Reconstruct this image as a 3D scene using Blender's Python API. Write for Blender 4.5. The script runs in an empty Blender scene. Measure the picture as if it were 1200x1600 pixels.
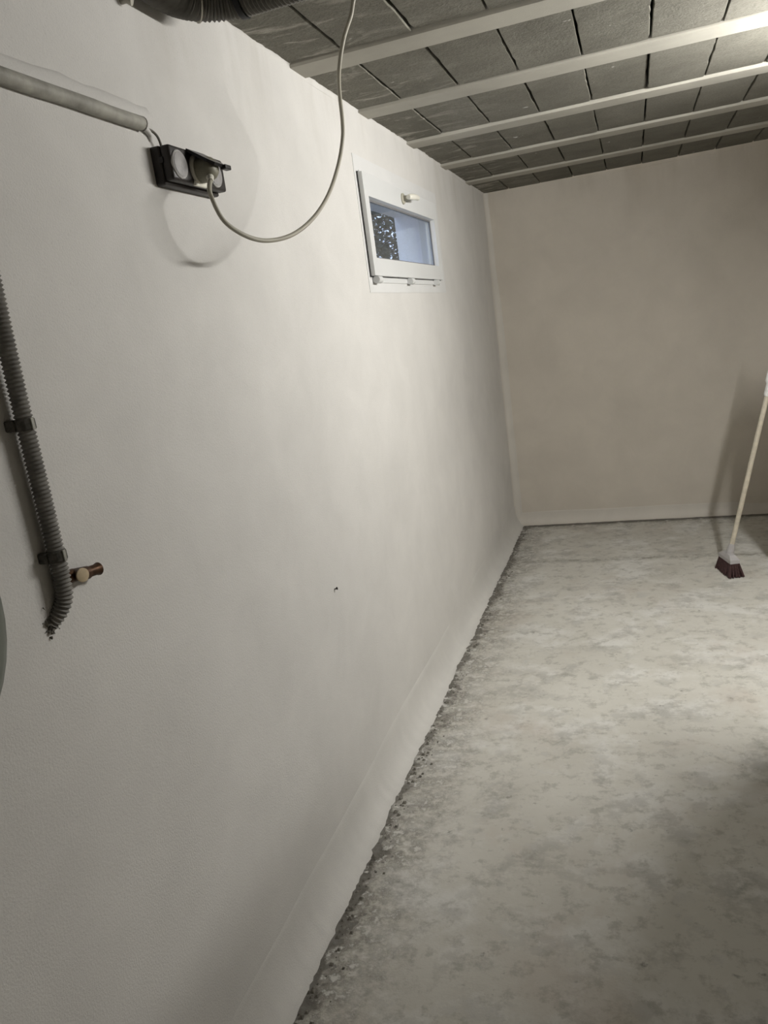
import bpy, bmesh, math, random
from mathutils import Vector, Matrix, noise

random.seed(7)
scene = bpy.context.scene
col = scene.collection

# ------------------------------------------------------------------ camera
YAW, PITCH, ROLL, FPX = 0.3362, 0.2329, -0.1398, 1204.6
fw = Vector((-math.sin(YAW)*math.cos(PITCH), math.cos(YAW)*math.cos(PITCH), -math.sin(PITCH)))
r0 = Vector((math.cos(YAW), math.sin(YAW), 0)); u0 = r0.cross(fw)
rt = math.cos(ROLL)*r0 + math.sin(ROLL)*u0
up = -math.sin(ROLL)*r0 + math.cos(ROLL)*u0
cd = bpy.data.cameras.new('camera'); cam = bpy.data.objects.new('camera', cd); col.objects.link(cam)
cd.sensor_fit = 'VERTICAL'; cd.sensor_height = 32.0; cd.lens = FPX/1600*32.0
cd.clip_start = 0.02; cd.clip_end = 100
M4 = Matrix.Identity(4)
for i in range(3):
    M4[i][0] = rt[i]; M4[i][1] = up[i]; M4[i][2] = -fw[i]
M4.translation = Vector((0.8485, 0.0, 1.4356))
cam.matrix_world = M4
scene.camera = cam

# ------------------------------------------------------------------ world (pale evening sky, seen only through the little window)
wd = bpy.data.worlds.new('sky'); scene.world = wd; wd.use_nodes = True
bg = wd.node_tree.nodes['Background']
bg.inputs[0].default_value = (0.55, 0.65, 0.95, 1); bg.inputs[1].default_value = 3.2

# ------------------------------------------------------------------ exposure
vs = scene.view_settings
vs.view_transform = 'Standard'; vs.look = 'None'; vs.gamma = 1.0; vs.use_curve_mapping = False
vs.exposure = 0.0
LAMP_POS = Vector((1.64, 2.54, 1.96))   # middle of the fluorescent tube
LAMP_POWER = 246.0          # emission strength of the tube glass
LAMP_R = 0.018; LAMP_L = 1.20

# room size
H = 2.162; YB = 5.149; XR = 3.7; YF = -1.3; TW = 0.17

# ================================================================== materials
def new_mat(name):
    m = bpy.data.materials.new(name); m.use_nodes = True
    nt = m.node_tree; b = nt.nodes['Principled BSDF']
    b.inputs['Specular IOR Level'].default_value = 0.25
    return m, nt, b

def N(nt, t, **kw):
    n = nt.nodes.new(t)
    for k, v in kw.items():
        if k in n.inputs: n.inputs[k].default_value = v
        else: setattr(n, k, v)
    return n

def coords(nt, scale=(1, 1, 1)):
    tc = N(nt, 'ShaderNodeTexCoord'); mp = N(nt, 'ShaderNodeMapping')
    mp.inputs['Scale'].default_value = scale
    nt.links.new(tc.outputs['Object'], mp.inputs['Vector'])
    return mp.outputs['Vector']

def noise_tex(nt, vec, scale, detail=4, rough=0.55, dist=0.0):
    n = N(nt, 'ShaderNodeTexNoise'); n.inputs['Scale'].default_value = scale
    n.inputs['Detail'].default_value = detail; n.inputs['Roughness'].default_value = rough
    n.inputs['Distortion'].default_value = dist
    nt.links.new(vec, n.inputs['Vector']); return n.outputs['Fac']

def ramp(nt, fac, stops):
    r = N(nt, 'ShaderNodeValToRGB'); e = r.color_ramp.elements
    while len(e) < len(stops): e.new(0.5)
    for el, (p, c) in zip(e, stops):
        el.position = p; el.color = (c, c, c, 1) if isinstance(c, (int, float)) else (*c, 1)
    nt.links.new(fac, r.inputs['Fac']); return r.outputs['Color']

def mix(nt, fac, a, b, mode='MIX'):
    m = N(nt, 'ShaderNodeMix', data_type='RGBA', blend_type=mode)
    if isinstance(fac, (int, float)): m.inputs[0].default_value = fac
    else: nt.links.new(fac, m.inputs[0])
    for sock, v in ((m.inputs[6], a), (m.inputs[7], b)):
        if isinstance(v, tuple): sock.default_value = (*v, 1)
        else: nt.links.new(v, sock)
    return m.outputs[2]

def math_n(nt, op, a, b=None, clamp=False):
    m = N(nt, 'ShaderNodeMath', operation=op, use_clamp=clamp)
    for i, v in enumerate((a, b)):
        if v is None: continue
        if isinstance(v, (int, float)): m.inputs[i].default_value = v
        else: nt.links.new(v, m.inputs[i])
    return m.outputs[0]

def axis(nt, which):
    g = N(nt, 'ShaderNodeTexCoord'); s = N(nt, 'ShaderNodeSeparateXYZ')
    nt.links.new(g.outputs['Object'], s.inputs[0]); return s.outputs[which]

def rng(nt, v, a, b, c=0.0, d=1.0):
    m = N(nt, 'ShaderNodeMapRange', clamp=True)
    nt.links.new(v, m.inputs[0])
    for i, x in enumerate((a, b, c, d)): m.inputs[i+1].default_value = x
    return m.outputs[0]

def bump(nt, b, h, strength, dist=0.01, prev=None):
    n = N(nt, 'ShaderNodeBump'); n.inputs['Strength'].default_value = strength
    n.inputs['Distance'].default_value = dist
    nt.links.new(h, n.inputs['Height'])
    if prev: nt.links.new(prev, n.inputs['Normal'])
    nt.links.new(n.outputs[0], b.inputs['Normal']); return n.outputs[0]

def simple(name, c, rough=0.6, metal=0.0, var=0.0, scale=30, bstr=0.0, bscale=200):
    m, nt, b = new_mat(name)
    b.inputs['Roughness'].default_value = rough; b.inputs['Metallic'].default_value = metal
    v = coords(nt)
    f = noise_tex(nt, v, scale, 5)
    lo = tuple(x*(1-var) for x in c); hi = tuple(min(1, x*(1+var)) for x in c)
    nt.links.new(ramp(nt, f, [(0.3, lo), (0.7, hi)]), b.inputs['Base Color'])
    if bstr: bump(nt, b, noise_tex(nt, v, bscale, 3), bstr, 0.002)
    return m

def plaster(name, base, damp=True):
    m, nt, b = new_mat(name); b.inputs['Roughness'].default_value = 0.92
    v = coords(nt)
    big = noise_tex(nt, v, 1.3, 4, 0.55, 0.6)
    mid = noise_tex(nt, v, 5.0, 6, 0.6, 0.4)
    fine = noise_tex(nt, v, 260, 3, 0.6)
    c = ramp(nt, big, [(0.3, tuple(x*0.92 for x in base)), (0.7, tuple(min(1, x*1.05) for x in base))])
    c = mix(nt, 0.35, c, ramp(nt, mid, [(0.3, tuple(x*0.86 for x in base)), (0.68, tuple(x*1.08 for x in base))]))
    # small dark grains of sand in the render
    c = mix(nt, ramp(nt, noise_tex(nt, v, 420, 2, 0.5), [(0.27, 0.35), (0.34, 0.0)]), c, tuple(x*0.45 for x in base))
    if damp:   # brownish run-off streaks under the ceiling
        vs_ = coords(nt, (5, 5, 0.9))
        st = ramp(nt, noise_tex(nt, vs_, 1.0, 4, 0.6), [(0.5, 0.0), (0.8, 1.0)])
        top = rng(nt, axis(nt, 2), 1.86, 2.16)
        k = math_n(nt, 'MULTIPLY', math_n(nt, 'MULTIPLY', st, top), 0.45)
        c = mix(nt, k, c, tuple(x*y for x, y in zip(base, (0.52, 0.48, 0.40))))
    nt.links.new(c, b.inputs['Base Color'])
    # trowel marks: long lazy waves, then sandy grain
    tv = coords(nt, (1, 0.9, 1.6))
    p = bump(nt, b, noise_tex(nt, tv, 3.0, 4, 0.45, 0.2), 0.10, 0.05)
    p = bump(nt, b, fine, 0.22, 0.004, p)
    return m

M_WALL = plaster('plaster_wall', (0.60, 0.585, 0.56))
M_WALLB = plaster('plaster_back_wall', (0.64, 0.592, 0.52))
M_COVE = plaster('mortar_cove', (0.605, 0.59, 0.563), damp=False)
M_CORNER = plaster('corner_plaster', (0.64, 0.61, 0.56), damp=False)
M_COVEB = plaster('back_mortar_cove', (0.66, 0.625, 0.57), damp=False)
M_BAND = simple('white_filler', (0.60, 0.597, 0.588), 0.85, var=0.03, scale=8, bstr=0.1)

def floor_mat():
    m, nt, b = new_mat('screed_floor'); b.inputs['Roughness'].default_value = 0.8
    v = coords(nt); vx = coords(nt, (1.0, 1.1, 1))
    base = ramp(nt, noise_tex(nt, v, 1.6, 6, 0.6, 0.3), [(0.28, (0.475, 0.458, 0.41)), (0.5, (0.55, 0.535, 0.488)), (0.72, (0.61, 0.596, 0.55))])
    # whitish limey clouds
    c = mix(nt, math_n(nt, 'MULTIPLY', ramp(nt, noise_tex(nt, vx, 3.2, 8, 0.66, 0.0), [(0.50, 0.0), (0.60, 1.0)]), 0.65), base, (0.66, 0.655, 0.63))
    # greyish worn patches
    c = mix(nt, math_n(nt, 'MULTIPLY', ramp(nt, noise_tex(nt, vx, 6.5, 9, 0.70, 0.0), [(0.52, 0.0), (0.64, 1.0)]), 0.58), c, (0.27, 0.26, 0.235))
    c = mix(nt, math_n(nt, 'MULTIPLY', ramp(nt, noise_tex(nt, vx, 17, 8, 0.72, 0.0), [(0.52, 0.0), (0.62, 1.0)]), 0.42), c, (0.24, 0.23, 0.20))
    c = mix(nt, math_n(nt, 'MULTIPLY', ramp(nt, noise_tex(nt, vx, 13, 8, 0.72, 0.0), [(0.55, 0.0), (0.64, 1.0)]), 0.35), c, (0.66, 0.655, 0.63))
    # pinkish brick-dust
    c = mix(nt, math_n(nt, 'MULTIPLY', ramp(nt, noise_tex(nt, v, 2.3, 7, 0.65, 0.2), [(0.54, 0.0), (0.66, 1.0)]), 0.30), c, (0.42, 0.345, 0.29))
    # specks
    c = mix(nt, math_n(nt, 'MULTIPLY', ramp(nt, noise_tex(nt, v, 26, 4, 0.6), [(0.66, 0.0), (0.74, 1.0)]), 0.55), c, (0.13, 0.125, 0.11))
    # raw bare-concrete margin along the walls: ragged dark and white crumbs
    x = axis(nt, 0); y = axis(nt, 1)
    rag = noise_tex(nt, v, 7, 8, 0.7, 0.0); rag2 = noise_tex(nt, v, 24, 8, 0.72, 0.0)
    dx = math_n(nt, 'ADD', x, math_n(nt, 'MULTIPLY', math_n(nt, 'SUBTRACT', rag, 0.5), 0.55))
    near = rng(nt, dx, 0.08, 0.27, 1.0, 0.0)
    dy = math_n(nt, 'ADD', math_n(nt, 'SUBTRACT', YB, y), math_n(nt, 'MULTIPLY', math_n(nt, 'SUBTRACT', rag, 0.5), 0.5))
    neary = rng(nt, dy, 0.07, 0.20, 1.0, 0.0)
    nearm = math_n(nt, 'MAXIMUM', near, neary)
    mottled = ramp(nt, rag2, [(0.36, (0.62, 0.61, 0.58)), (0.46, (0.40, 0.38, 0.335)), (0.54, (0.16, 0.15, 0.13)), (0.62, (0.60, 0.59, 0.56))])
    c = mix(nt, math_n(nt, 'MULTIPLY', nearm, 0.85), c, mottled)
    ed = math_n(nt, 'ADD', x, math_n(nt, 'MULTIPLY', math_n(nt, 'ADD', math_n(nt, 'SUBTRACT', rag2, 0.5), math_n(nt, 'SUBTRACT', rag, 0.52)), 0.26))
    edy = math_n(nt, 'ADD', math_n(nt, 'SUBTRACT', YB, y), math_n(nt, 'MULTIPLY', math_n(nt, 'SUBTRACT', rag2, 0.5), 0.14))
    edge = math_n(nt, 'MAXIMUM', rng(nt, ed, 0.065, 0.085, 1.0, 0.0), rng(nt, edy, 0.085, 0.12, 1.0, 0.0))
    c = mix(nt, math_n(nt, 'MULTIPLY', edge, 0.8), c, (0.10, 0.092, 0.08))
    # day joint of the pour
    jy = math_n(nt, 'ABSOLUTE', math_n(nt, 'ADD', math_n(nt, 'SUBTRACT', y, 4.31), math_n(nt, 'MULTIPLY', math_n(nt, 'SUBTRACT', rag, 0.5), 0.16)))
    jm = math_n(nt, 'MULTIPLY', rng(nt, jy, 0.0, 0.045, 1.0, 0.0), ramp(nt, rag2, [(0.42, 0.1), (0.6, 0.8)]))
    c = mix(nt, jm, c, (0.22, 0.205, 0.175))
    nt.links.new(c, b.inputs['Base Color'])
    h = math_n(nt, 'ADD', noise_tex(nt, v, 9, 8, 0.6), math_n(nt, 'MULTIPLY', math_n(nt, 'MULTIPLY', nearm, rag2), 1.6))
    p = bump(nt, b, h, 0.30, 0.012)
    bump(nt, b, noise_tex(nt, v, 150, 3), 0.12, 0.003, p)
    return m
M_FLOOR = floor_mat()

def block_mat():
    m, nt, b = new_mat('concrete_block'); b.inputs['Roughness'].default_value = 0.95
    tc = N(nt, 'ShaderNodeTexCoord'); oi = N(nt, 'ShaderNodeObjectInfo')
    add = N(nt, 'ShaderNodeVectorMath', operation='ADD')
    g = N(nt, 'ShaderNodeNewGeometry')
    v = g.outputs['Position']
    base = ramp(nt, oi.outputs['Random'], [(0.0, (0.125, 0.119, 0.096)), (1.0, (0.185, 0.177, 0.148))])
    c = mix(nt, 0.55, base, ramp(nt, noise_tex(nt, v, 5, 6, 0.65, 0.4), [(0.3, (0.095, 0.09, 0.072)), (0.7, (0.205, 0.197, 0.166))]))
    c = mix(nt, math_n(nt, 'MULTIPLY', ramp(nt, noise_tex(nt, v, 140, 3, 0.6), [(0.40, 1.0), (0.52, 0.0)]), 0.35), c, (0.075, 0.072, 0.06))
    # dabs of white plaster close to the wall and a few splashes
    s = N(nt, 'ShaderNodeSeparateXYZ'); nt.links.new(v, s.inputs[0])
    w = rng(nt, s.outputs[0], 0.0, 0.5, 0.95, 0.0)
    mp = N(nt, 'ShaderNodeMapping'); mp.inputs['Scale'].default_value = (1.0, 2.4, 1); mp.inputs['Rotation'].default_value = (0, 0, 0.3)
    nt.links.new(v, mp.inputs[0])
    sm = ramp(nt, noise_tex(nt, mp.outputs[0], 6, 7, 0.7, 0.8), [(0.52, 0.0), (0.64, 1.0)])
    c = mix(nt, math_n(nt, 'MULTIPLY', sm, w), c, (0.36, 0.345, 0.30))
    sp = ramp(nt, noise_tex(nt, v, 22, 3, 0.5), [(0.74, 0.0), (0.78, 0.9)])
    c = mix(nt, sp, c, (0.62, 0.61, 0.58))
    nt.links.new(c, b.inputs['Base Color'])
    p = bump(nt, b, noise_tex(nt, v, 130, 4, 0.7), 0.55, 0.004)
    bump(nt, b, noise_tex(nt, v, 9, 4), 0.2, 0.02, p)
    return m
M_BLOCK = block_mat()
M_BEAM = simple('precast_beam_concrete', (0.365, 0.35, 0.305), 0.85, var=0.12, scale=4, bstr=0.15)
M_DARK = simple('dark_void', (0.05, 0.047, 0.04), 0.95, var=0.1)
M_PVC = simple('white_pvc', (0.62, 0.625, 0.62), 0.35, var=0.02, scale=6)
M_GASKET = simple('black_rubber_gasket', (0.03, 0.03, 0.03), 0.7, var=0.1)
M_SEAL = simple('grey_glazing_seal', (0.16, 0.16, 0.165), 0.7, var=0.1)
M_HANDLE = simple('cream_handle_plastic', (0.72, 0.70, 0.62), 0.35, var=0.03)
M_ROSE = simple('grey_handle_rosette', (0.40, 0.38, 0.31), 0.45, var=0.05)
M_BOX = simple('dark_brown_bakelite', (0.032, 0.028, 0.026), 0.42, var=0.25, scale=20)
M_BOXE = simple('black_lid_plastic', (0.016, 0.015, 0.015), 0.35, var=0.2, scale=20)
M_LID = simple('cloudy_grey_lid', (0.30, 0.29, 0.285), 0.5, var=0.18, scale=60)
M_RIM = simple('pale_grey_ring', (0.42, 0.41, 0.40), 0.5, var=0.1, scale=60)
M_SOCK = simple('ivory_socket_plastic', (0.70, 0.68, 0.60), 0.35, var=0.05)
M_PLUG = simple('olive_grey_plug_rubber', (0.20, 0.19, 0.145), 0.5, var=0.15, scale=50)
M_CABLE = simple('beige_grey_cable_sheath', (0.36, 0.34, 0.28), 0.45, var=0.06, scale=15)
M_PIPE = simple('grey_conduit_plastic', (0.31, 0.30, 0.265), 0.6, var=0.30, scale=28, bstr=0.2)
M_WIRE = simple('dusty_wire', (0.16, 0.15, 0.13), 0.7, var=0.3, scale=60)
M_FLEX = simple('grey_corrugated_plastic', (0.19, 0.182, 0.165), 0.65, var=0.32, scale=45, bstr=0.2)
M_CLIP = simple('dark_dusty_clip', (0.085, 0.08, 0.07), 0.8, var=0.4, scale=120)
M_RUBBLE = simple('crumbled_mortar', (0.15, 0.14, 0.12), 0.95, var=0.5, scale=140, bstr=0.6)
M_HOSE = simple('black_corrugated_hose', (0.12, 0.114, 0.10), 0.55, var=0.25, scale=30)
M_STRAP = simple('galvanised_wire', (0.40, 0.38, 0.33), 0.5, 0.3, var=0.15)
M_BANDB = simple('black_tie', (0.012, 0.012, 0.012), 0.5, var=0.2)
M_COPPER = simple('tarnished_copper', (0.075, 0.040, 0.022), 0.45, 0.65, var=0.45, scale=70)
M_CAP = simple('beige_solder_cap', (0.52, 0.42, 0.28), 0.7, var=0.12, scale=80)
M_LIMES = simple('limescale_rim', (0.48, 0.44, 0.38), 0.9, var=0.3, scale=200)
M_NAIL = simple('rusted_steel', (0.03, 0.025, 0.02), 0.6, 0.6, var=0.3)
M_VESSEL = simple('grey_green_enamel', (0.105, 0.115, 0.095), 0.45, var=0.10, scale=6)
M_STEEL = simple('painted_bracket_steel', (0.10, 0.10, 0.09), 0.5, 0.4, var=0.2)
M_WOOD = simple('dusty_pale_handle', (0.52, 0.475, 0.385), 0.6, var=0.16, scale=40)
M_HEAD = simple('pale_lilac_plastic', (0.42, 0.405, 0.41), 0.5, var=0.08)
M_BRIST = simple('maroon_bristles', (0.058, 0.030, 0.030), 0.7, var=0.45, scale=120)
M_GRIP = simple('white_plastic_grip', (0.78, 0.78, 0.76), 0.4, var=0.03)
M_BRASS = simple('aged_brass', (0.45, 0.33, 0.12), 0.4, 0.8, var=0.1)
M_LEAF = simple('dark_leaf', (0.075, 0.10, 0.085), 0.45, var=0.5, scale=12)
M_BARK = simple('bark', (0.09, 0.07, 0.05), 0.9, var=0.3)
M_SOIL = simple('garden_soil', (0.10, 0.085, 0.06), 0.95, var=0.4, scale=12, bstr=0.5)
M_MASON = simple('grey_blockwork', (0.40, 0.39, 0.36), 0.95, var=0.15, scale=12, bstr=0.5)
M_MORTAR = simple('mortar_joint', (0.34, 0.33, 0.30), 0.95, var=0.15, scale=30)
M_REVEAL = simple('reveal_render', (0.82, 0.82, 0.83), 0.9, var=0.05, scale=5, bstr=0.2)

def glass_mat():
    m = bpy.data.materials.new('window_glass'); m.use_nodes = True
    nt = m.node_tree; nt.nodes.clear()
    out = N(nt, 'ShaderNodeOutputMaterial'); tr = N(nt, 'ShaderNodeBsdfTransparent'); gl = N(nt, 'ShaderNodeBsdfGlossy')
    tr.inputs[0].default_value = (0.90, 0.93, 0.93, 1); gl.inputs['Roughness'].default_value = 0.02
    lw = N(nt, 'ShaderNodeLayerWeight')
    fr5 = math_n(nt, 'POWER', lw.outputs['Facing'], 5.0); frv = math_n(nt, 'ADD', math_n(nt, 'MULTIPLY', fr5, 0.96), 0.04)
    mx = N(nt, 'ShaderNodeMixShader')
    nt.links.new(frv, mx.inputs[0]); nt.links.new(tr.outputs[0], mx.inputs[1]); nt.links.new(gl.outputs[0], mx.inputs[2])
    df = N(nt, 'ShaderNodeBsdfDiffuse'); df.inputs[0].default_value = (0.55, 0.55, 0.53, 1)
    mx2 = N(nt, 'ShaderNodeMixShader')      # thin film of dust
    v = coords(nt); d = ramp(nt, noise_tex(nt, v, 14, 5), [(0.35, 0.01), (0.75, 0.05)])
    nt.links.new(d, mx2.inputs[0]); nt.links.new(mx.outputs[0], mx2.inputs[1]); nt.links.new(df.outputs[0], mx2.inputs[2])
    nt.links.new(mx2.outputs[0], out.inputs[0]); return m
M_GLASS = glass_mat()

def bulb_mat():
    m, nt, b = new_mat('lit_tube_glass')
    b.inputs['Base Color'].default_value = (1, 1, 1, 1)
    b.inputs['Emission Color'].default_value = (1.0, 0.985, 0.948, 1)
    b.inputs['Emission Strength'].default_value = LAMP_POWER
    return m
M_BULB = bulb_mat()

# ================================================================== mesh helpers
def link(o, parent=None):
    col.objects.link(o)
    if parent: o.parent = parent; o.matrix_parent_inverse = parent.matrix_world.inverted()
    return o

def obj(name, verts, faces, mat, parent=None, smooth=False, local=False):
    me = bpy.data.meshes.new(name); me.from_pydata([tuple(v) for v in verts], [], faces); me.validate(); me.update()
    bm = bmesh.new(); bm.from_mesh(me); bmesh.ops.recalc_face_normals(bm, faces=bm.faces); bm.to_mesh(me); bm.free()
    me.materials.append(mat)
    if smooth:
        for p in me.polygons: p.use_smooth = True
        me.set_sharp_from_angle(angle=math.radians(40))
    o = bpy.data.objects.new(name, me)
    col.objects.link(o)
    if parent:
        o.parent = parent
        if not local: o.matrix_parent_inverse = Matrix.Translation(-Vector(parent.location)) if parent.type == 'EMPTY' else Matrix.Identity(4)
    return o

class MB:
    def __init__(s): s.v = []; s.f = []
    def add(s, vs, fs):
        n = len(s.v); s.v += [Vector(v) for v in vs]; s.f += [tuple(i+n for i in f) for f in fs]; return s
    def box(s, a, b):
        (x0, y0, z0), (x1, y1, z1) = a, b
        return s.add([(x0,y0,z0),(x1,y0,z0),(x1,y1,z0),(x0,y1,z0),(x0,y0,z1),(x1,y0,z1),(x1,y1,z1),(x0,y1,z1)],
                     [(0,3,2,1),(4,5,6,7),(0,1,5,4),(1,2,6,5),(2,3,7,6),(3,0,4,7)])
    def bbox(s, a, b, bev=0.003, seg=2):       # bevelled box
        bm = bmesh.new(); bmesh.ops.create_cube(bm, size=1)
        a = Vector(a); b = Vector(b); c = (a+b)/2; d = b-a
        for v in bm.verts: v.co = Vector((c[i]+v.co[i]*d[i] for i in range(3)))
        bmesh.ops.bevel(bm, geom=bm.edges[:], offset=bev, segments=seg, affect='EDGES', profile=0.5)
        bm.verts.index_update()
        s.add([v.co.copy() for v in bm.verts], [tuple(v.index for v in f.verts) for f in bm.faces]); bm.free(); return s
    def tube(s, pts, rad, seg=10, cap=True):   # rad: number or function of ring index
        pts = [Vector(p) for p in pts]; n = len(pts)
        t = [(pts[min(i+1, n-1)]-pts[max(i-1, 0)]).normalized() for i in range(n)]
        ref = Vector((0, 0, 1)) if abs(t[0].z) < 0.9 else Vector((1, 0, 0))
        a = (ref - t[0]*ref.dot(t[0])).normalized(); vs = []; fs = []
        for i in range(n):
            a = (a - t[i]*a.dot(t[i])).normalized(); b = t[i].cross(a)
            r = rad(i) if callable(rad) else rad
            for k in range(seg):
                q = 2*math.pi*k/seg; vs.append(pts[i] + r*(math.cos(q)*a + math.sin(q)*b))
        for i in range(n-1):
            for k in range(seg):
                k2 = (k+1) % seg; fs.append((i*seg+k, i*seg+k2, (i+1)*seg+k2, (i+1)*seg+k))
        if cap: fs += [tuple(range(seg))[::-1], tuple((n-1)*seg+k for k in range(seg))]
        return s.add(vs, fs)
    def lathe(s, origin, ax, prof, seg=24):    # prof: (distance along axis, radius)
        ax = Vector(ax).normalized(); o = Vector(origin)
        ref = Vector((0, 0, 1)) if abs(ax.z) < 0.9 else Vector((1, 0, 0))
        a = (ref-ax*ref.dot(ax)).normalized(); b = ax.cross(a); vs = []; fs = []
        for d, r in prof:
            for k in range(seg):
                q = 2*math.pi*k/seg; vs.append(o+ax*d+r*(math.cos(q)*a+math.sin(q)*b))
        for i in range(len(prof)-1):
            for k in range(seg):
                k2 = (k+1) % seg; fs.append((i*seg+k, i*seg+k2, (i+1)*seg+k2, (i+1)*seg+k))
        fs += [tuple(range(seg))[::-1], tuple((len(prof)-1)*seg+k for k in range(seg))]
        return s.add(vs, fs)
    def build(s, name, mat, parent=None, smooth=False): return obj(name, s.v, s.f, mat, parent, smooth)

def empty(name, loc, label=None, cat=None, group=None, kind=None):
    o = bpy.data.objects.new(name, None); o.empty_display_size = 0.05; col.objects.link(o); o.location = loc
    tag(o, label, cat, group, kind); return o
def tag(o, label=None, cat=None, group=None, kind=None):
    if label: o['label'] = label
    if cat: o['category'] = cat
    if group: o['group'] = group
    if kind: o['kind'] = kind
    return o

def spline(pts, n):   # Catmull-Rom through the points
    pts = [Vector(p) for p in pts]; P = [2*pts[0]-pts[1]] + pts + [2*pts[-1]-pts[-2]]; out = []
    for i in range(1, len(P)-2):
        for k in range(n):
            t = k/n; a, b, c, d = P[i-1], P[i], P[i+1], P[i+2]
            out.append(0.5*((2*b)+(c-a)*t+(2*a-5*b+4*c-d)*t*t+(3*b-a-3*c+d)*t**3))
    out.append(pts[-1]); return out
def resample(pts, step):
    out = [pts[0].copy()]; acc = 0.0
    for a, b in zip(pts, pts[1:]):
        L = (b-a).length; p = step-acc
        while p <= L:
            out.append(a+(b-a)*(p/L)); p += step
        acc = L-(p-step)
    return out
def nz(x, y, z, sc): return noise.noise(Vector((x, y, z))*sc)

# ================================================================== the room
b = MB().box((-0.6, YF-0.3, -0.15), (XR+0.2, YB+0.3, 0.0)); tag(b.build('floor', M_FLOOR), kind='structure')

# window opening in the left wall
WY0, WY1, WZ0, WZ1 = 2.655, 3.625, 1.64, 1.915
def wall_left():
    ys = sorted(set([YF + i*0.06 for i in range(int((YB+0.05-YF)/0.06)+1)] + [WY0, WY1, YB+0.05]))
    zs = sorted(set([i*0.06 for i in range(37)] + [WZ0, WZ1, 2.185]))
    ys = [y for y in ys if y in (WY0, WY1) or min(abs(y-WY0), abs(y-WY1)) > 0.012]
    zs = [z for z in zs if z in (WZ0, WZ1) or min(abs(z-WZ0), abs(z-WZ1)) > 0.012]
    m = MB(); idx = {}
    for i, y in enumerate(ys):
        for j, z in enumerate(zs):
            near = WY0-0.12 < y < WY1+0.12 and WZ0-0.12 < z < WZ1+0.12
            d = 0.0 if near else 0.0035*nz(0, y, z, 1.7) + 0.0018*nz(3, y, z, 5)
            d *= min(1.0, max(0.0, (math.hypot((y-1.46)/0.35, (z-1.72)/0.25)-0.8)*2.5))
            zz = z
            idx[i, j] = len(m.v); m.v.append(Vector((d, y, zz)))
    for i in range(len(ys)-1):
        for j in range(len(zs)-1):
            if WY0 <= ys[i] and ys[i+1] <= WY1 and WZ0 <= zs[j] and zs[j+1] <= WZ1: continue
            m.f.append((idx[i, j], idx[i+1, j], idx[i+1, j+1], idx[i, j+1]))
    o = m.build('wall_left', M_WALL, smooth=True); tag(o, kind='structure')
    k = MB()
    k.box((-TW, YF-0.3, -0.1), (-0.008, WY0, 2.42)); k.box((-TW, WY1, -0.1), (-0.008, YB+0.3, 2.42))
    k.box((-TW, WY0, -0.1), (-0.008, WY1, WZ0)); k.box((-TW, WY0, WZ1), (-0.008, WY1, 2.42))
    k.build('masonry_core', M_REVEAL, o)
    return o
WL = wall_left()

def wall_back():
    xs = [-0.05+i*0.08 for i in range(int((XR+0.1)/0.08)+2)]; zs = [i*0.075 for i in range(30)]
    m = MB(); n = len(zs)
    for x in xs:
        for z in zs: m.v.append(Vector((x, YB+0.004*nz(x, 9, z, 1.5)+0.0015*nz(x, 4, z, 5), z)))
    for i in range(len(xs)-1):
        for j in range(n-1): m.f.append((i*n+j, (i+1)*n+j, (i+1)*n+j+1, i*n+j+1))
    o = m.build('wall_back', M_WALLB, smooth=True); tag(o, kind='structure')
    MB().box((-0.3, YB+0.01, -0.1), (XR+0.2, YB+0.3, 2.42)).build('masonry_core', M_REVEAL, o)
    return o
WB = wall_back()
tag(MB().box((XR, YF, -0.1), (XR+0.2, YB+0.1, 2.42)).build('wall_right', M_WALLB), kind='structure')
tag(MB().box((-0.3, YF-0.2, -0.1), (XR+0.2, YF, 2.42)).build('wall_front', M_WALLB), kind='structure')

# rounded mortar coves
def cove(name, along, L0, L1, rz, rx, mat, rag, step=0.012):
    m = MB(); n = int((L1-L0)/step); K = 14
    for i in range(n+1):
        l = L0+(L1-L0)*i/n
        zt = rz*(1+0.10*nz(l, 2, 7, 2.0)); xt = rx*(1+0.12*nz(l, 5, 1, 2.2)) + rag*(nz(l, 1, 3, 9)*0.6+nz(l, 8, 3, 28)*0.6+nz(l, 4, 9, 70)*0.35)
        for k in range(K+1):
            q = (math.pi/2)*k/K
            px = xt*(1-math.cos(q))**1.35; pz = zt*(1-math.sin(q))
            px += 0.0
            m.v.append(along(l, px-(0.006 if k == 0 else 0), pz))
        m.v.append(along(l, xt+0.002*random.random(), -0.01))
        m.v.append(along(l, -0.01, -0.01))
    W = K+3
    for i in range(n):
        for k in range(W-1): m.f.append((i*W+k, i*W+k+1, (i+1)*W+k+1, (i+1)*W+k))
    return m.build(name, mat, smooth=True)
tag(cove('trim_1', lambda l, p, z: Vector((p, l, z)), YF, YB-0.01, 0.150, 0.058, M_COVE, 0.012), kind='structure')
tag(cove('trim_2', lambda l, p, z: Vector((l, YB-p, z)), 0.0, XR, 0.085, 0.055, M_COVEB, 0.010), kind='structure')
tag(cove('trim_3', lambda l, p, z: Vector((p, YB-z, l)), 0.02, 2.17, 0.045, 0.045, M_CORNER, 0.0, 0.05), kind='structure')

# ragged plaster fringe smeared on to the ceiling
tag(cove('trim_4', lambda l, p, z: Vector((p, l, 2.163-z)), YF, YB-0.01, 0.022, 0.014, M_WALL, 0.016), kind='structure')
tag(cove('trim_5', lambda l, p, z: Vector((l, YB-p, 2.163-z)), 0.0, XR, 0.025, 0.012, M_WALLB, 0.012), kind='structure')

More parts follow.
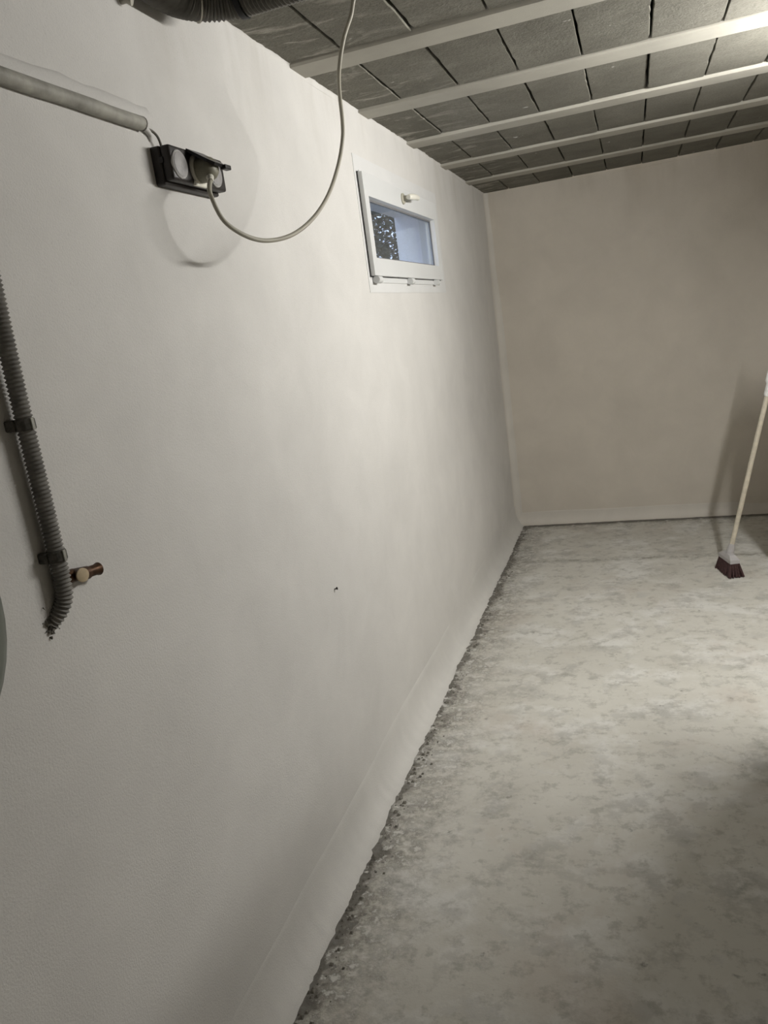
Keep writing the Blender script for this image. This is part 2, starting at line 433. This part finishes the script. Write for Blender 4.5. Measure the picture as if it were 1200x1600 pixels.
# crumbs of mortar along the ragged edge of the cove
cr = MB()
for i in range(420):
    y = random.uniform(0.9, 5.0); x = 0.062+abs(random.gauss(0, 0.022)); s = random.choice((0.0022, 0.003, 0.0045, 0.006))*random.uniform(.6, 1.2)
    cr.add([(x-s, y-s*1.3, 0), (x+s, y-s, 0), (x+s*.8, y+s, 0), (x-s*.9, y+s*1.1, 0), (x+s*.1, y, s*1.0)], [(0,1,4),(1,2,4),(2,3,4),(3,0,4)])
tag(cr.build('mortar_crumbs', M_RUBBLE), 'grey mortar crumbs scattered along the left wall cove', 'debris', kind='stuff')

# ---- ceiling: slab, precast beams, hollow blocks
ceil = MB().box((-0.25, YF-0.25, 2.215), (XR+0.2, YB+0.3, 2.45)).build('ceiling', M_DARK); tag(ceil, kind='structure')
BC = [2.222, 2.79, 3.402, 4.012, 4.622]
BC = [2.222-0.6*k for k in (6, 5, 4, 3, 2, 1)][:] + BC
BC = [y for y in BC if y > YF+0.05]
for y in BC:
    m = MB(); w = 0.059
    prof = [(-w, 2.2152), (-w, 2.156), (-w+0.005, 2.150), (w-0.005, 2.150), (w, 2.156), (w, 2.2152)]
    n = 24; xs = [-0.06+(XR+0.12)*i/n for i in range(n+1)]
    for x in xs:
        dy = 0.003*nz(x, y, 0, 1.4)
        for p in prof: m.v.append(Vector((x, y+p[0]+dy+0.0012*nz(x, p[0]*50, y, 7), p[1])))
    for i in range(n):
        for k in range(5): m.f.append((i*6+k, i*6+k+1, (i+1)*6+k+1, (i+1)*6+k))
    m.f += [tuple(range(6)), tuple(n*6+k for k in range(6))]
    m.build('ceiling_beam', M_BEAM, ceil, smooth=True)
JX = [-0.045, 0.1576, 0.3521, 0.547, 0.7423, 0.940, 1.1403]
while JX[-1] < XR-0.1: JX.append(JX[-1]+0.1975)
JX[-1] = XR
def block_mesh(w, d, var):
    # bottom face a fine outline with chipped edges, sides going up
    rnd = random.Random(var*31+5); out = []
    nx, ny = 6, 12
    per = [(-w/2+w*i/nx, -d/2, 0, 1) for i in range(nx)] + [(w/2, -d/2+d*i/ny, 1, 0) for i in range(ny)] + \
          [(w/2-w*i/nx, d/2, 0, 1) for i in range(nx)] + [(-w/2, d/2-d*i/ny, 1, 0) for i in range(ny)]
    v = []; n = len(per)
    for lvl, (ins, z) in enumerate(((0.0018, 0.0), (0.0, 0.003), (0.001, 0.055))):
        r2 = random.Random(var*77+3)
        for x, y, ax, ay in per:
            j = r2.random()*0.0016 + (0.003 if r2.random() < 0.10 else 0)
            sx = 1-(ins+j)*2/w; sy = 1-(ins+j)*2/d
            v.append((x*sx, y*sy, z))
    f = [tuple(range(n))[::-1]]
    for l in range(2):
        for k in range(n):
            k2 = (k+1) % n; f.append((l*n+k, l*n+k2, (l+1)*n+k2, (l+1)*n+k))
    f.append(tuple(2*n+k for k in range(n)))
    me = bpy.data.meshes.new('ceiling_block'); me.from_pydata(v, [], f); me.update(); me.materials.append(M_BLOCK); return me
cache = {}
rows = [(YF-0.1, BC[0]-0.059)] + [(a+0.059, b_-0.059) for a, b_ in zip(BC, BC[1:])] + [(BC[-1]+0.059, YB+0.06)]
for ri, (ya, yb) in enumerate(rows):
    for a, c in zip(JX, JX[1:]):
        key = (round(c-a-0.0034, 4), round(yb-ya-0.004, 3), random.randrange(3))
        if key not in cache: cache[key] = block_mesh(*key)
        o = bpy.data.objects.new('ceiling_block', cache[key]); col.objects.link(o); o.parent = ceil
        o.location = ((a+c)/2+random.uniform(-.0008, .0008), (ya+yb)/2, 2.159+random.uniform(-.0015, .0015))
        o.rotation_euler = (random.uniform(-.003, .003), random.uniform(-.006, .006), random.uniform(-.002, .002))

# added unseen sloping slab and block pier that shade the floor and back wall
prof = [(1.15, 0.0), (2.42, 0.0), (2.42, 0.92), (2.40, 0.95), (2.0, 1.53), (1.96, 1.55), (1.15, 1.55)]
m = MB(); n = len(prof)
for x in (1.235, 1.335):
    for y, z in prof: m.v.append(Vector((x, y, z)))
m.f += [tuple(range(n)), tuple(range(2*n-1, n-1, -1))] + [(k, (k+1) % n, n+(k+1) % n, n+k) for k in range(n)]
tag(m.build('unseen_shade_wall', M_WALL), kind='structure')  # added out of view, top sloped to darken the near floor softly
part2 = empty('unseen_shade_pier', (1.7, 4.3, 0), kind='structure')  # added out of view to throw shade low on the back wall
for k in range(6):
    xe = (1.46, 1.46, 1.46, 1.46, 1.465, 1.50)[k]; x = xe
    while x < 2.1:
        MB().bbox((x, 4.09, k*0.2), (x+0.29, 4.24, k*0.2+0.19), 0.006, 1).build('shade_pier_block', M_MASON, part2); x += 0.3
    MB().box((xe+0.005, 4.095, k*0.2+0.188), (2.05, 4.235, k*0.2+0.201)).build('shade_pier_bed', M_MORTAR, part2)

# ================================================================== small plaster features belonging to the wall
# raised ridge of filler above the grey conduit
rp = [(0.0, 0.95+i*0.03, 1.868+0.004*nz(i, 1, 1, .3)) for i in range(16)]
m = MB()
for i, p in enumerate(rp):
    for k in range(9):
        q = math.pi*k/8; h = 0.026*(1-0.25*abs(nz(i, 3, 3, .4)))
        m.v.append(Vector((-0.002+0.011*math.sin(q)**1.3, p[1], p[2]+0.006-h*math.cos(q))))
for i in range(15):
    for k in range(8): m.f.append((i*9+k, i*9+k+1, (i+1)*9+k+1, (i+1)*9+k))
m.build('plaster_ridge', M_WALL, WL, smooth=True)
# plaster lip that runs up along the corrugated tube's channel
m = MB(); n = 40
for i in range(n+1):
    z = 1.075+0.56*i/n
    for k, (dy, h) in enumerate(((0.0125, -0.003), (0.0150, 0.006), (0.022, 0.0055), (0.044, -0.002))):
        h = -0.003+(h+0.003)*min(1, i/8, (n-i)/8)
        m.v.append(Vector((h+0.0016*nz(z, k, 1, 14), 0.889+dy+0.003*nz(z, k*3, 5, 16), z)))
for i in range(n):
    for k in range(3): m.f.append((i*4+k, i*4+k+1, (i+1)*4+k+1, (i+1)*4+k))
m.build('channel_lip', M_WALL, WL, smooth=True)

# ================================================================== window
win = empty('window_1', (0, 3.19, 1.555), kind='structure')
def ring(mb, x0, x1, o, i, bev=0.0):   # rectangular frame: o and i = (y0,y1,z0,z1); inner edge at front slopes by bev
    (a, b_, c, d) = o; (e, f, g, h) = i
    vs = [(x0,a,c),(x0,b_,c),(x0,b_,d),(x0,a,d),(x1,a,c),(x1,b_,c),(x1,b_,d),(x1,a,d),
          (x0,e,g),(x0,f,g),(x0,f,h),(x0,e,h),(x1,e-bev,g-bev),(x1,f+bev,g-bev),(x1,f+bev,h+bev),(x1,e-bev,h+bev)]
    fs = []
    for k in range(4):
        n = (k+1) % 4
        fs += [(k, n, 4+n, 4+k), (4+k, 4+n, 12+n, 12+k), (12+k, 12+n, 8+n, 8+k), (8+k, 8+n, n, k)]
    return mb.add(vs, fs)
ring(MB(), -0.01, 0.0015, (2.603, 3.765, 1.556, 2.003), (2.655, 3.625, 1.64, 1.915)).build('filler_band', M_BAND, win)
ring(MB(), -0.055, 0.005, (2.645, 3.655, 1.590, 1.955), (2.672, 3.610, 1.648, 1.905)).build('frame', M_PVC, win)
sash = ring(MB(), -0.020, 0.0205, (2.622, 3.657, 1.611, 1.946), (2.672, 3.595, 1.676, 1.866), 0.006).build('sash', M_PVC, win)
ring(MB(), 0.0036, 0.0062, (2.6195, 3.6595, 1.6085, 1.9485), (2.66, 3.615, 1.64, 1.94)).build('gasket', M_GASKET, win)
ring(MB(), -0.004, 0.0015, (2.669, 3.598, 1.673, 1.869), (2.674, 3.593, 1.678, 1.8635)).build('glazing_seal', M_SEAL, sash)
MB().box((-0.0065, 2.670, 1.674), (-0.0025, 3.597, 1.868)).build('glass', M_GLASS, sash)
hd = MB().lathe((0.019, 3.10, 1.908), (1, 0, 0), [(0, .021), (.006, .021), (.009, .018), (.012, .011), (.034, .0095)], 20).build('handle_rosette', M_ROSE, sash, True)
lv = MB().tube([(0.050, 3.08, 1.908), (0.054, 3.10, 1.910), (0.056, 3.15, 1.914), (0.052, 3.215, 1.918)], lambda i: (0.009, 0.012, 0.012, 0.010)[i], 12)
lv.build('handle_lever', M_HANDLE, sash, True)
for y in (2.665, 3.10, 3.535):
    h = MB().tube([(0.016, y-0.022, 1.598), (0.016, y+0.022, 1.598)], 0.0125, 14)
    h.box((0.003, y-0.014, 1.592), (0.014, y+0.014, 1.616)); h.build('hinge', M_PVC, win, True)

# ================================================================== socket box with plug
SB = (1.388, 1.597, 1.754, 1.824)
box = empty('socket_box', (0, 1.4925, 1.754), 'dark brown three-gang socket box screwed to the left wall', 'socket')
MB().bbox((-0.006, SB[0], SB[2]), (0.020, SB[1], SB[3]), 0.004, 2).build('back_box', M_BOX, box)
MB().bbox((0.0195, SB[0]+0.001, SB[2]+0.006), (0.040, SB[1]-0.001, SB[3]-0.0005), 0.005, 3).build('front_housing', M_BOX, box, True)
MB().box((0.016, SB[0]-0.0012, 1.793), (0.024, SB[0]+0.001, 1.803)).build('cable_knockout', M_BOXE, box)
for y in (1.4165, 1.5525):
    MB().lathe((0.038, y, 1.790), (1, 0, 0), [(0, .0262), (.004, .0262), (.0055, .0245)], 28).build('socket_ring', M_RIM, box, True)
    MB().lathe((0.0425, y, 1.790), (1, 0, 0), [(0, .0232), (.0018, .0232), (.003, .019)], 28).build('socket_lid', M_LID, box, True)
op = MB()   # open central outlet: ring, with a pale well
op.lathe((0.038, 1.4845, 1.789), (1, 0, 0), [(0, .030), (.006, .030), (.007, .027)], 28).build('open_outlet', M_SOCK, box, True)
# lower apron of the ivory cover showing under the plug
MB().bbox((0.036, 1.462, 1.757), (0.0435, 1.510, 1.768), 0.002, 2).build('outlet_apron', M_SOCK, box)
# raised spring lid
lid = MB(); seg = 10; L = 0.060
th = math.radians(33)
for s_, off in ((0, 0.0), (1, 0.006)):
    for (u, w) in ((0, -.033), (L*.8, -.030), (L, -.020), (L, .020), (L*.8, .030), (0, .033)):
        lid.v.append(Vector((0.038+u*math.cos(th)+off*math.sin(th), 1.4835+w, 1.822-u*math.sin(th)+off*math.cos(th)-0.003)))
lid.f += [(0, 1, 2, 3, 4, 5), (11, 10, 9, 8, 7, 6)] + [(k, (k+1) % 6, 6+(k+1) % 6, 6+k) for k in range(6)]
lid.build('spring_lid', M_BOXE, box)
MB().bbox((0.084, 1.496, 1.783), (0.097, 1.520, 1.792), 0.002, 2).build('lid_latch', M_BOXE, box)
# grommet wire from conduit end
MB().tube(spline([(0.006, 1.372, 1.853), (0.010, 1.390, 1.851), (0.013, 1.402, 1.842), (0.013, 1.409, 1.828), (0.012, 1.411, 1.818)], 5), 0.0024, 8).build('feed_wire', M_WIRE, box, True)

pc = empty('power_cable', (0.06, 1.4925, 1.785), 'beige cable plugged into the brown socket box, looping up to the ceiling', 'cable')
pl = MB().lathe((0.044, 1.4845, 1.787), (1, 0, 0), [(0, .0235), (.004, .0245), (.020, .0235), (.030, .020), (.036, .014), (.038, .008)], 26)
plug = pl.build('plug', M_PLUG, pc, True)
nk = spline([(0.066, 1.480, 1.773), (0.073, 1.468, 1.765), (0.079, 1.455, 1.758)], 5)
MB().tube(nk, lambda i: 0.0085-0.0003*i, 12).build('strain_relief', M_SOCK, plug, True)
path = [(0.079, 1.455, 1.758), (0.0845, 1.4370, 1.744), (0.09, 1.4265, 1.725), (0.1, 1.4426, 1.679), (0.12, 1.4881, 1.6499), (0.14, 1.5474, 1.6415), (0.165, 1.6216, 1.655),
        (0.185, 1.7048, 1.6927), (0.2, 1.7799, 1.7468), (0.21, 1.8453, 1.8148), (0.22, 1.8741, 1.8737), (0.23, 1.8635, 1.9117),
        (0.25, 1.8116, 1.9645), (0.265, 1.7875, 2.0012), (0.285, 1.7846, 2.0532), (0.305, 1.7927, 2.0947), (0.322, 1.797, 2.133), (0.36, 1.83, 2.150),
        (0.55, 1.95, 2.152), (0.95, 2.14, 2.143), (1.25, 2.30, 2.144), (1.47, LAMP_POS.y-0.05, 2.142), (1.56, LAMP_POS.y, 2.09), (1.608, LAMP_POS.y, 2.035)]
MB().tube(spline(path, 7), 0.0046, 10).build('cord', M_CABLE, pc, True)

# the lamp the cable feeds
lamp = empty('tube_lamp', tuple(LAMP_POS), 'white batten with a bare lit fluorescent tube under the ceiling', 'lamp')
lx, ly, lz = LAMP_POS; hl = LAMP_L/2
MB().bbox((lx-0.028, ly-hl-0.03, lz+0.05), (lx+0.028, ly+hl+0.03, lz+0.09), 0.005, 2).build('batten', M_PVC, lamp, True)
for sgn in (-1, 1):
    ya = ly+sgn*(hl+0.002); yb = ly+sgn*(hl+0.022)
    MB().bbox((lx-0.014, min(ya, yb), lz-0.016), (lx+0.014, max(ya, yb), lz+0.052), 0.003, 2).build('tube_holder', M_PVC, lamp, True)
for sgn in (-1, 1):
    MB().tube([(lx, ly+sgn*0.4, lz+0.08), (lx, ly+sgn*0.4, 2.165)], 0.004, 8).build('hanger_rod', M_STRAP, lamp, True)
MB().tube([(lx, ly-hl, lz), (lx, ly, lz), (lx, ly+hl, lz)], LAMP_R, 16).build('tube', M_BULB, lamp, True)

# ================================================================== grey conduit at upper left
cp = empty('conduit_pipe', (0, 1.36, 1.857), 'straight grey plastic conduit half buried in plaster, upper left', 'conduit')
MB().tube([(0.0085, 0.9+i*0.0462, 1.8585+0.0005*math.sin(i*1.3)) for i in range(11)], lambda i: 0.0125+0.0003*math.sin(i*2.1), 14).build('pipe', M_PIPE, cp, True)
MB().lathe((0.0085, 1.3600, 1.8585), (0, 1, 0), [(0, .0131), (.0035, .0131)], 18).build('pipe_rim', M_WIRE, cp, True)
MB().tube(spline([(0.004, 1.364, 1.857), (0.006, 1.376, 1.853), (0.004, 1.39, 1.846), (0.0, 1.395, 1.835)], 4), lambda i: 0.0075-0.0003*i, 9).build('mortar_plug', M_COVE, cp, True)

# ================================================================== corrugated conduit at left edge
def ribbed(pts, r, amp, pitch, sub=4, seg=14):
    c = resample(pts, pitch/sub)
    return MB().tube(c, lambda i: r+amp*(math.cos(2*math.pi*i/sub)*0.5), seg)
fc = empty('corrugated_conduit', (0, 0.889, 1.09), 'vertical grey corrugated conduit tube on left wall beside copper pipe stubs', 'conduit')
fpts = spline([(0.022, 0.893, 1.78), (0.022, 0.8915, 1.60), (0.021, 0.8895, 1.47), (0.020, 0.889, 1.36), (0.019, 0.890, 1.25), (0.018, 0.890, 1.17), (0.0175, 0.8895, 1.132), (0.015, 0.887, 1.108), (0.008, 0.879, 1.090), (-0.003, 0.868, 1.076)], 16)
ribbed(fpts, 0.0120, 0.0032, 0.0062).build('ribbed_tube', M_FLEX, fc, True)
for z, y in ((1.372, 0.889), (1.176, 0.8885)):
    cl = MB()
    cl.lathe((0.0195, y, z-0.009), (0, 0, 1), [(0, .0135), (.002, .0150), (.015, .0148), (.017, .0132)], 16)
    cl.bbox((-0.002, y-0.019, z-0.008), (0.016, y-0.009, z+0.008), 0.002, 1)
    k = cl.build('clip', M_CLIP, fc)
    MB().box((0.0335, y-0.003, z-0.009), (0.0358, y+0.002, z+0.008)).build('clip_tongue', M_PIPE, k)
# crumbled hole where the tube enters the wall
rb = MB()
for i in range(130):
    q = random.uniform(0, 2*math.pi); d = abs(random.gauss(0, .0055)); s = random.uniform(.0022, .0055)
    c = Vector((random.uniform(-.001, .005), 0.862+1.1*d*math.cos(q), 1.077+1.5*d*math.sin(q)))
    vs = [c+Vector((random.uniform(-1, 1), random.uniform(-1, 1), random.uniform(-1, 1))).normalized()*s for _ in range(5)]
    rb.add(vs, [(0, 1, 2), (0, 2, 3), (0, 3, 4), (1, 2, 4), (2, 3, 4), (0, 1, 4)])
tag(rb.build('crumbled_mortar', M_RUBBLE, fc), kind='stuff')

# ================================================================== copper pipe stubs
cs = empty('copper_pipe_stub', (0, 0.93, 1.135), 'tarnished copper pipe stubs sticking out of the left wall', 'pipe')
el = MB().tube(spline([(0.006, 0.896, 1.134), (0.014, 0.905, 1.136), (0.018, 0.925, 1.133), (0.018, 0.945, 1.129)], 5), 0.0105, 14).build('elbow', M_COPPER, cs, True)
m = MB().lathe((0.016, 0.935, 1.130), (0.05, 1, -0.10), [(0, .0088), (.030, .0088), (.034, .0102), (.036, .0106), (.036, .0085), (.026, .0080)], 18)
m.build('side_stub', M_COPPER, cs, True)
MB().lathe((0.0178, 0.9702, 1.1265), (0.05, 1, -0.10), [(0, .0100), (.0012, .0100), (.0012, .0075), (-.004, .007)], 18).build('limescale_ring', M_LIMES, cs, True)
MB().lathe((0.010, 0.921, 1.134), (1, -0.25, 0.05), [(0, .0098), (.022, .0098), (.024, .0108)], 18).build('front_stub', M_COPPER, cs, True)
MB().lathe((0.0338, 0.915, 1.1352), (1, -0.25, 0.05), [(0, .0110), (.0018, .0108), (.0025, .009)], 18).build('sealed_end', M_CAP, cs, True)

# nail
nl = MB().lathe((-0.004, 1.9146, 0.7364), (1, 0.1, 0.25), [(0, .0018), (.010, .0018), (.0101, .0042), (.0125, .0040)], 10).build('nail', M_NAIL, None, True)
tag(nl, 'small dark nail alone in the middle of the left wall', 'nail')

# ================================================================== black corrugated hose under the ceiling
hs = empty('corrugated_hose', (0.06, 1.55, 2.06), 'thick black corrugated hose bending from the left wall along the ceiling', 'hose')
arc = [Vector((0.047+0.11*(1-math.cos(q)), 1.475+0.11*math.sin(q), 2.108)) for q in [math.pi/2*k/12 for k in range(13)]]
hp = [Vector((0.047, YF+0.05+i*(1.475-YF-0.05)/40, 2.108)) for i in range(40)] + arc + [Vector((0.157+i*0.05, 1.585, 2.108)) for i in range(1, 66)]
ribbed(hp, 0.0385, 0.0040, 0.0085, 4, 20).build('ribbed_hose', M_HOSE, hs, True)
def strap(name, c, ax, r, w, mat):
    return MB().lathe(Vector(c)-Vector(ax).normalized()*w/2, ax, [(0, r-.002), (0, r), (w, r), (w, r-.002)], 24).build(name, mat, hs, True)
strap('wire_strap', (0.0715, 1.545, 2.108), (0.75, 0.66, 0), 0.0425, 0.003, M_STRAP)
strap('tie_band', (0.148, 1.5848, 2.108), (1, 0.05, 0), 0.0425, 0.011, M_BANDB)
strap('tie_band', (0.62, 1.585, 2.108), (1, 0, 0), 0.0425, 0.011, M_BANDB)
MB().tube([(0.0, 1.385, 2.070), (0.012, 1.385, 2.070), (0.022, 1.388, 2.066)], lambda i: (.006, .006, .008)[i], 10).build('wall_hook', M_STRAP, hs, True)

# ================================================================== pressure vessel at the left edge
pv = empty('pressure_vessel', (0.0, 0.44, 1.02), 'grey-green round pressure vessel at the left picture edge', 'tank')
vp = [(0.035, .05), (0.045, .10), (0.055, .14), (0.075, .168), (0.095, .179), (0.11, .18), (0.125, .179), (0.145, .168), (0.165, .143), (0.18, .112), (0.192, .075), (0.198, .04), (0.2, .01)]
body = MB().lathe((0, 0.487, 1.195), (1, 0, 0), vp, 44).build('tank_body', M_VESSEL, pv, True)
MB().lathe((0.100, 0.487, 1.195), (1, 0, 0), [(0, .179), (.003, .1825), (.017, .1825), (.020, .179)], 44).build('seam_band', M_VESSEL, pv, True)
MB().bbox((-0.004, 0.447, 1.11), (0.04, 0.527, 1.27), 0.004, 2).build('bracket', M_STEEL, pv)
MB().tube([(0.11, 0.487, 1.36), (0.11, 0.487, 1.43)], 0.012, 12).build('inlet', M_BRASS, pv, True)

# ================================================================== broom
br = empty('broom', (1.235, 4.03, 0), 'broom with pale handle and maroon bristles standing near the back wall', 'broom')
ca = Vector((1.2080, 4.110, 0)); cb = Vector((1.2560, 3.945, 0)); ax = (cb-ca).normalized(); sd = Vector((ax.y*-1, ax.x, 0)); sd = Vector((-ax.y, ax.x, 0))
mid = (ca+cb)/2; Lh = (cb-ca).length
def slab(mb, z0, z1, l0, l1, w0, w1):
    vs = []
    for z, l, w in ((z0, l0, w0), (z1, l1, w1)):
        for a_, b_ in ((-1, -1), (1, -1), (1, 1), (-1, 1)): vs.append(mid+ax*(a_*l/2)+sd*(b_*w/2)+Vector((0, 0, z)))
    return mb.add(vs, [(0, 3, 2, 1), (4, 5, 6, 7), (0, 1, 5, 4), (1, 2, 6, 5), (2, 3, 7, 6), (3, 0, 4, 7)])
hb = MB(); slab(hb, 0.070, 0.088, Lh*0.86, Lh*0.86, 0.046, 0.046); slab(hb, 0.088, 0.106, Lh*0.86, Lh*0.5, 0.046, 0.028)
hb.build('broom_head', M_HEAD, br)
bs = MB()
for i in range(22):
    for j in range(5):
        u = -0.5+i/21; w = -0.5+j/4
        base = mid+ax*(u*Lh*0.80)+sd*(w*0.036)
        tip = mid+ax*(u*Lh*1.06+random.uniform(-.004, .004))+sd*(w*0.066+random.uniform(-.004, .004))
        bs.tube([base+Vector((0, 0, .072)), (base+tip)/2+Vector((0, 0, .036)), tip+Vector((0, 0, .001+random.random()*.006))], lambda k: (.0045, .0055, .0045)[k], 5)
tag(bs.build('bristles', M_BRIST, br), 'maroon bristles', kind='stuff')
hdl0 = Vector((1.236, 4.03, 0.098)); hdir = (Vector((1.423, 4.06, 0.862))-hdl0).normalized()
hpts = [hdl0+hdir*(i*0.1) for i in range(13)]
MB().tube(hpts, 0.0115, 12).build('handle', M_WOOD, br, True)
MB().tube([hdl0-hdir*0.004, hdl0+hdir*0.02, hdl0+hdir*0.055], lambda i: (.019, .018, .0145)[i], 14).build('socket', M_HEAD, br, True)
g0 = hdl0+hdir*0.797
MB().tube([g0, g0+hdir*0.01, g0+hdir*0.06, g0+hdir*0.072, g0+hdir*0.09, g0+hdir*0.30, g0+hdir*0.42], lambda i: (.0125, .0165, .0165, .024, .0235, .0155, .0145)[i], 16).build('grip', M_GRIP, br, True)

# ================================================================== outside the window
gd = MB().box((-6, 0.5, 0.9), (-TW, 12, 1.44)).build('ground', M_SOIL); tag(gd, kind='structure')
def shrub(loc, hgt, n, rx, label):
    t = empty('garden_shrub', loc, label, 'shrub', 'shrubs outside the window'); x0, y0, z0 = loc
    st = MB()
    for k in range(6):
        q = k*1.05; st.tube([(x0, y0, z0), (x0+.1*math.cos(q), y0+.1*math.sin(q), z0+hgt*.4), (x0+.7*rx*math.cos(q), y0+.7*rx*math.sin(q), z0+hgt*.9)], lambda i: (.012, .008, .004)[i], 6)
    st.build('stems', M_BARK, t, True)
    lf = MB()
    for i in range(n):
        q = random.uniform(0, 2*math.pi); rr = rx*math.sqrt(random.random()); z = z0+hgt*random.uniform(.02, 1)
        c = Vector((min(x0+rr*math.cos(q), -TW-0.05), y0+rr*math.sin(q), z)); d = Vector((random.gauss(0, 1), random.gauss(0, 1), random.gauss(0, .6))).normalized()
        s_ = d.cross(Vector((random.gauss(0, 1), random.gauss(0, 1), random.gauss(0, 1)))).normalized(); L = random.uniform(.03, .052)
        nrm = d.cross(s_)
        lf.add([c-d*L/2, c+s_*L*.22+nrm*.004, c+d*L/2, c-s_*L*.22+nrm*.004], [(0, 1, 2), (0, 2, 3)])
    tag(lf.build('foliage', M_LEAF, t), kind='stuff')
shrub((-0.85, 4.75, 1.44), 1.25, 15000, 0.52, 'dark leafy shrub seen through the left side of the window glass')
shrub((-1.7, 7.4, 1.44), 1.9, 14000, 0.9, 'dark leafy shrub farther off behind the window glass')
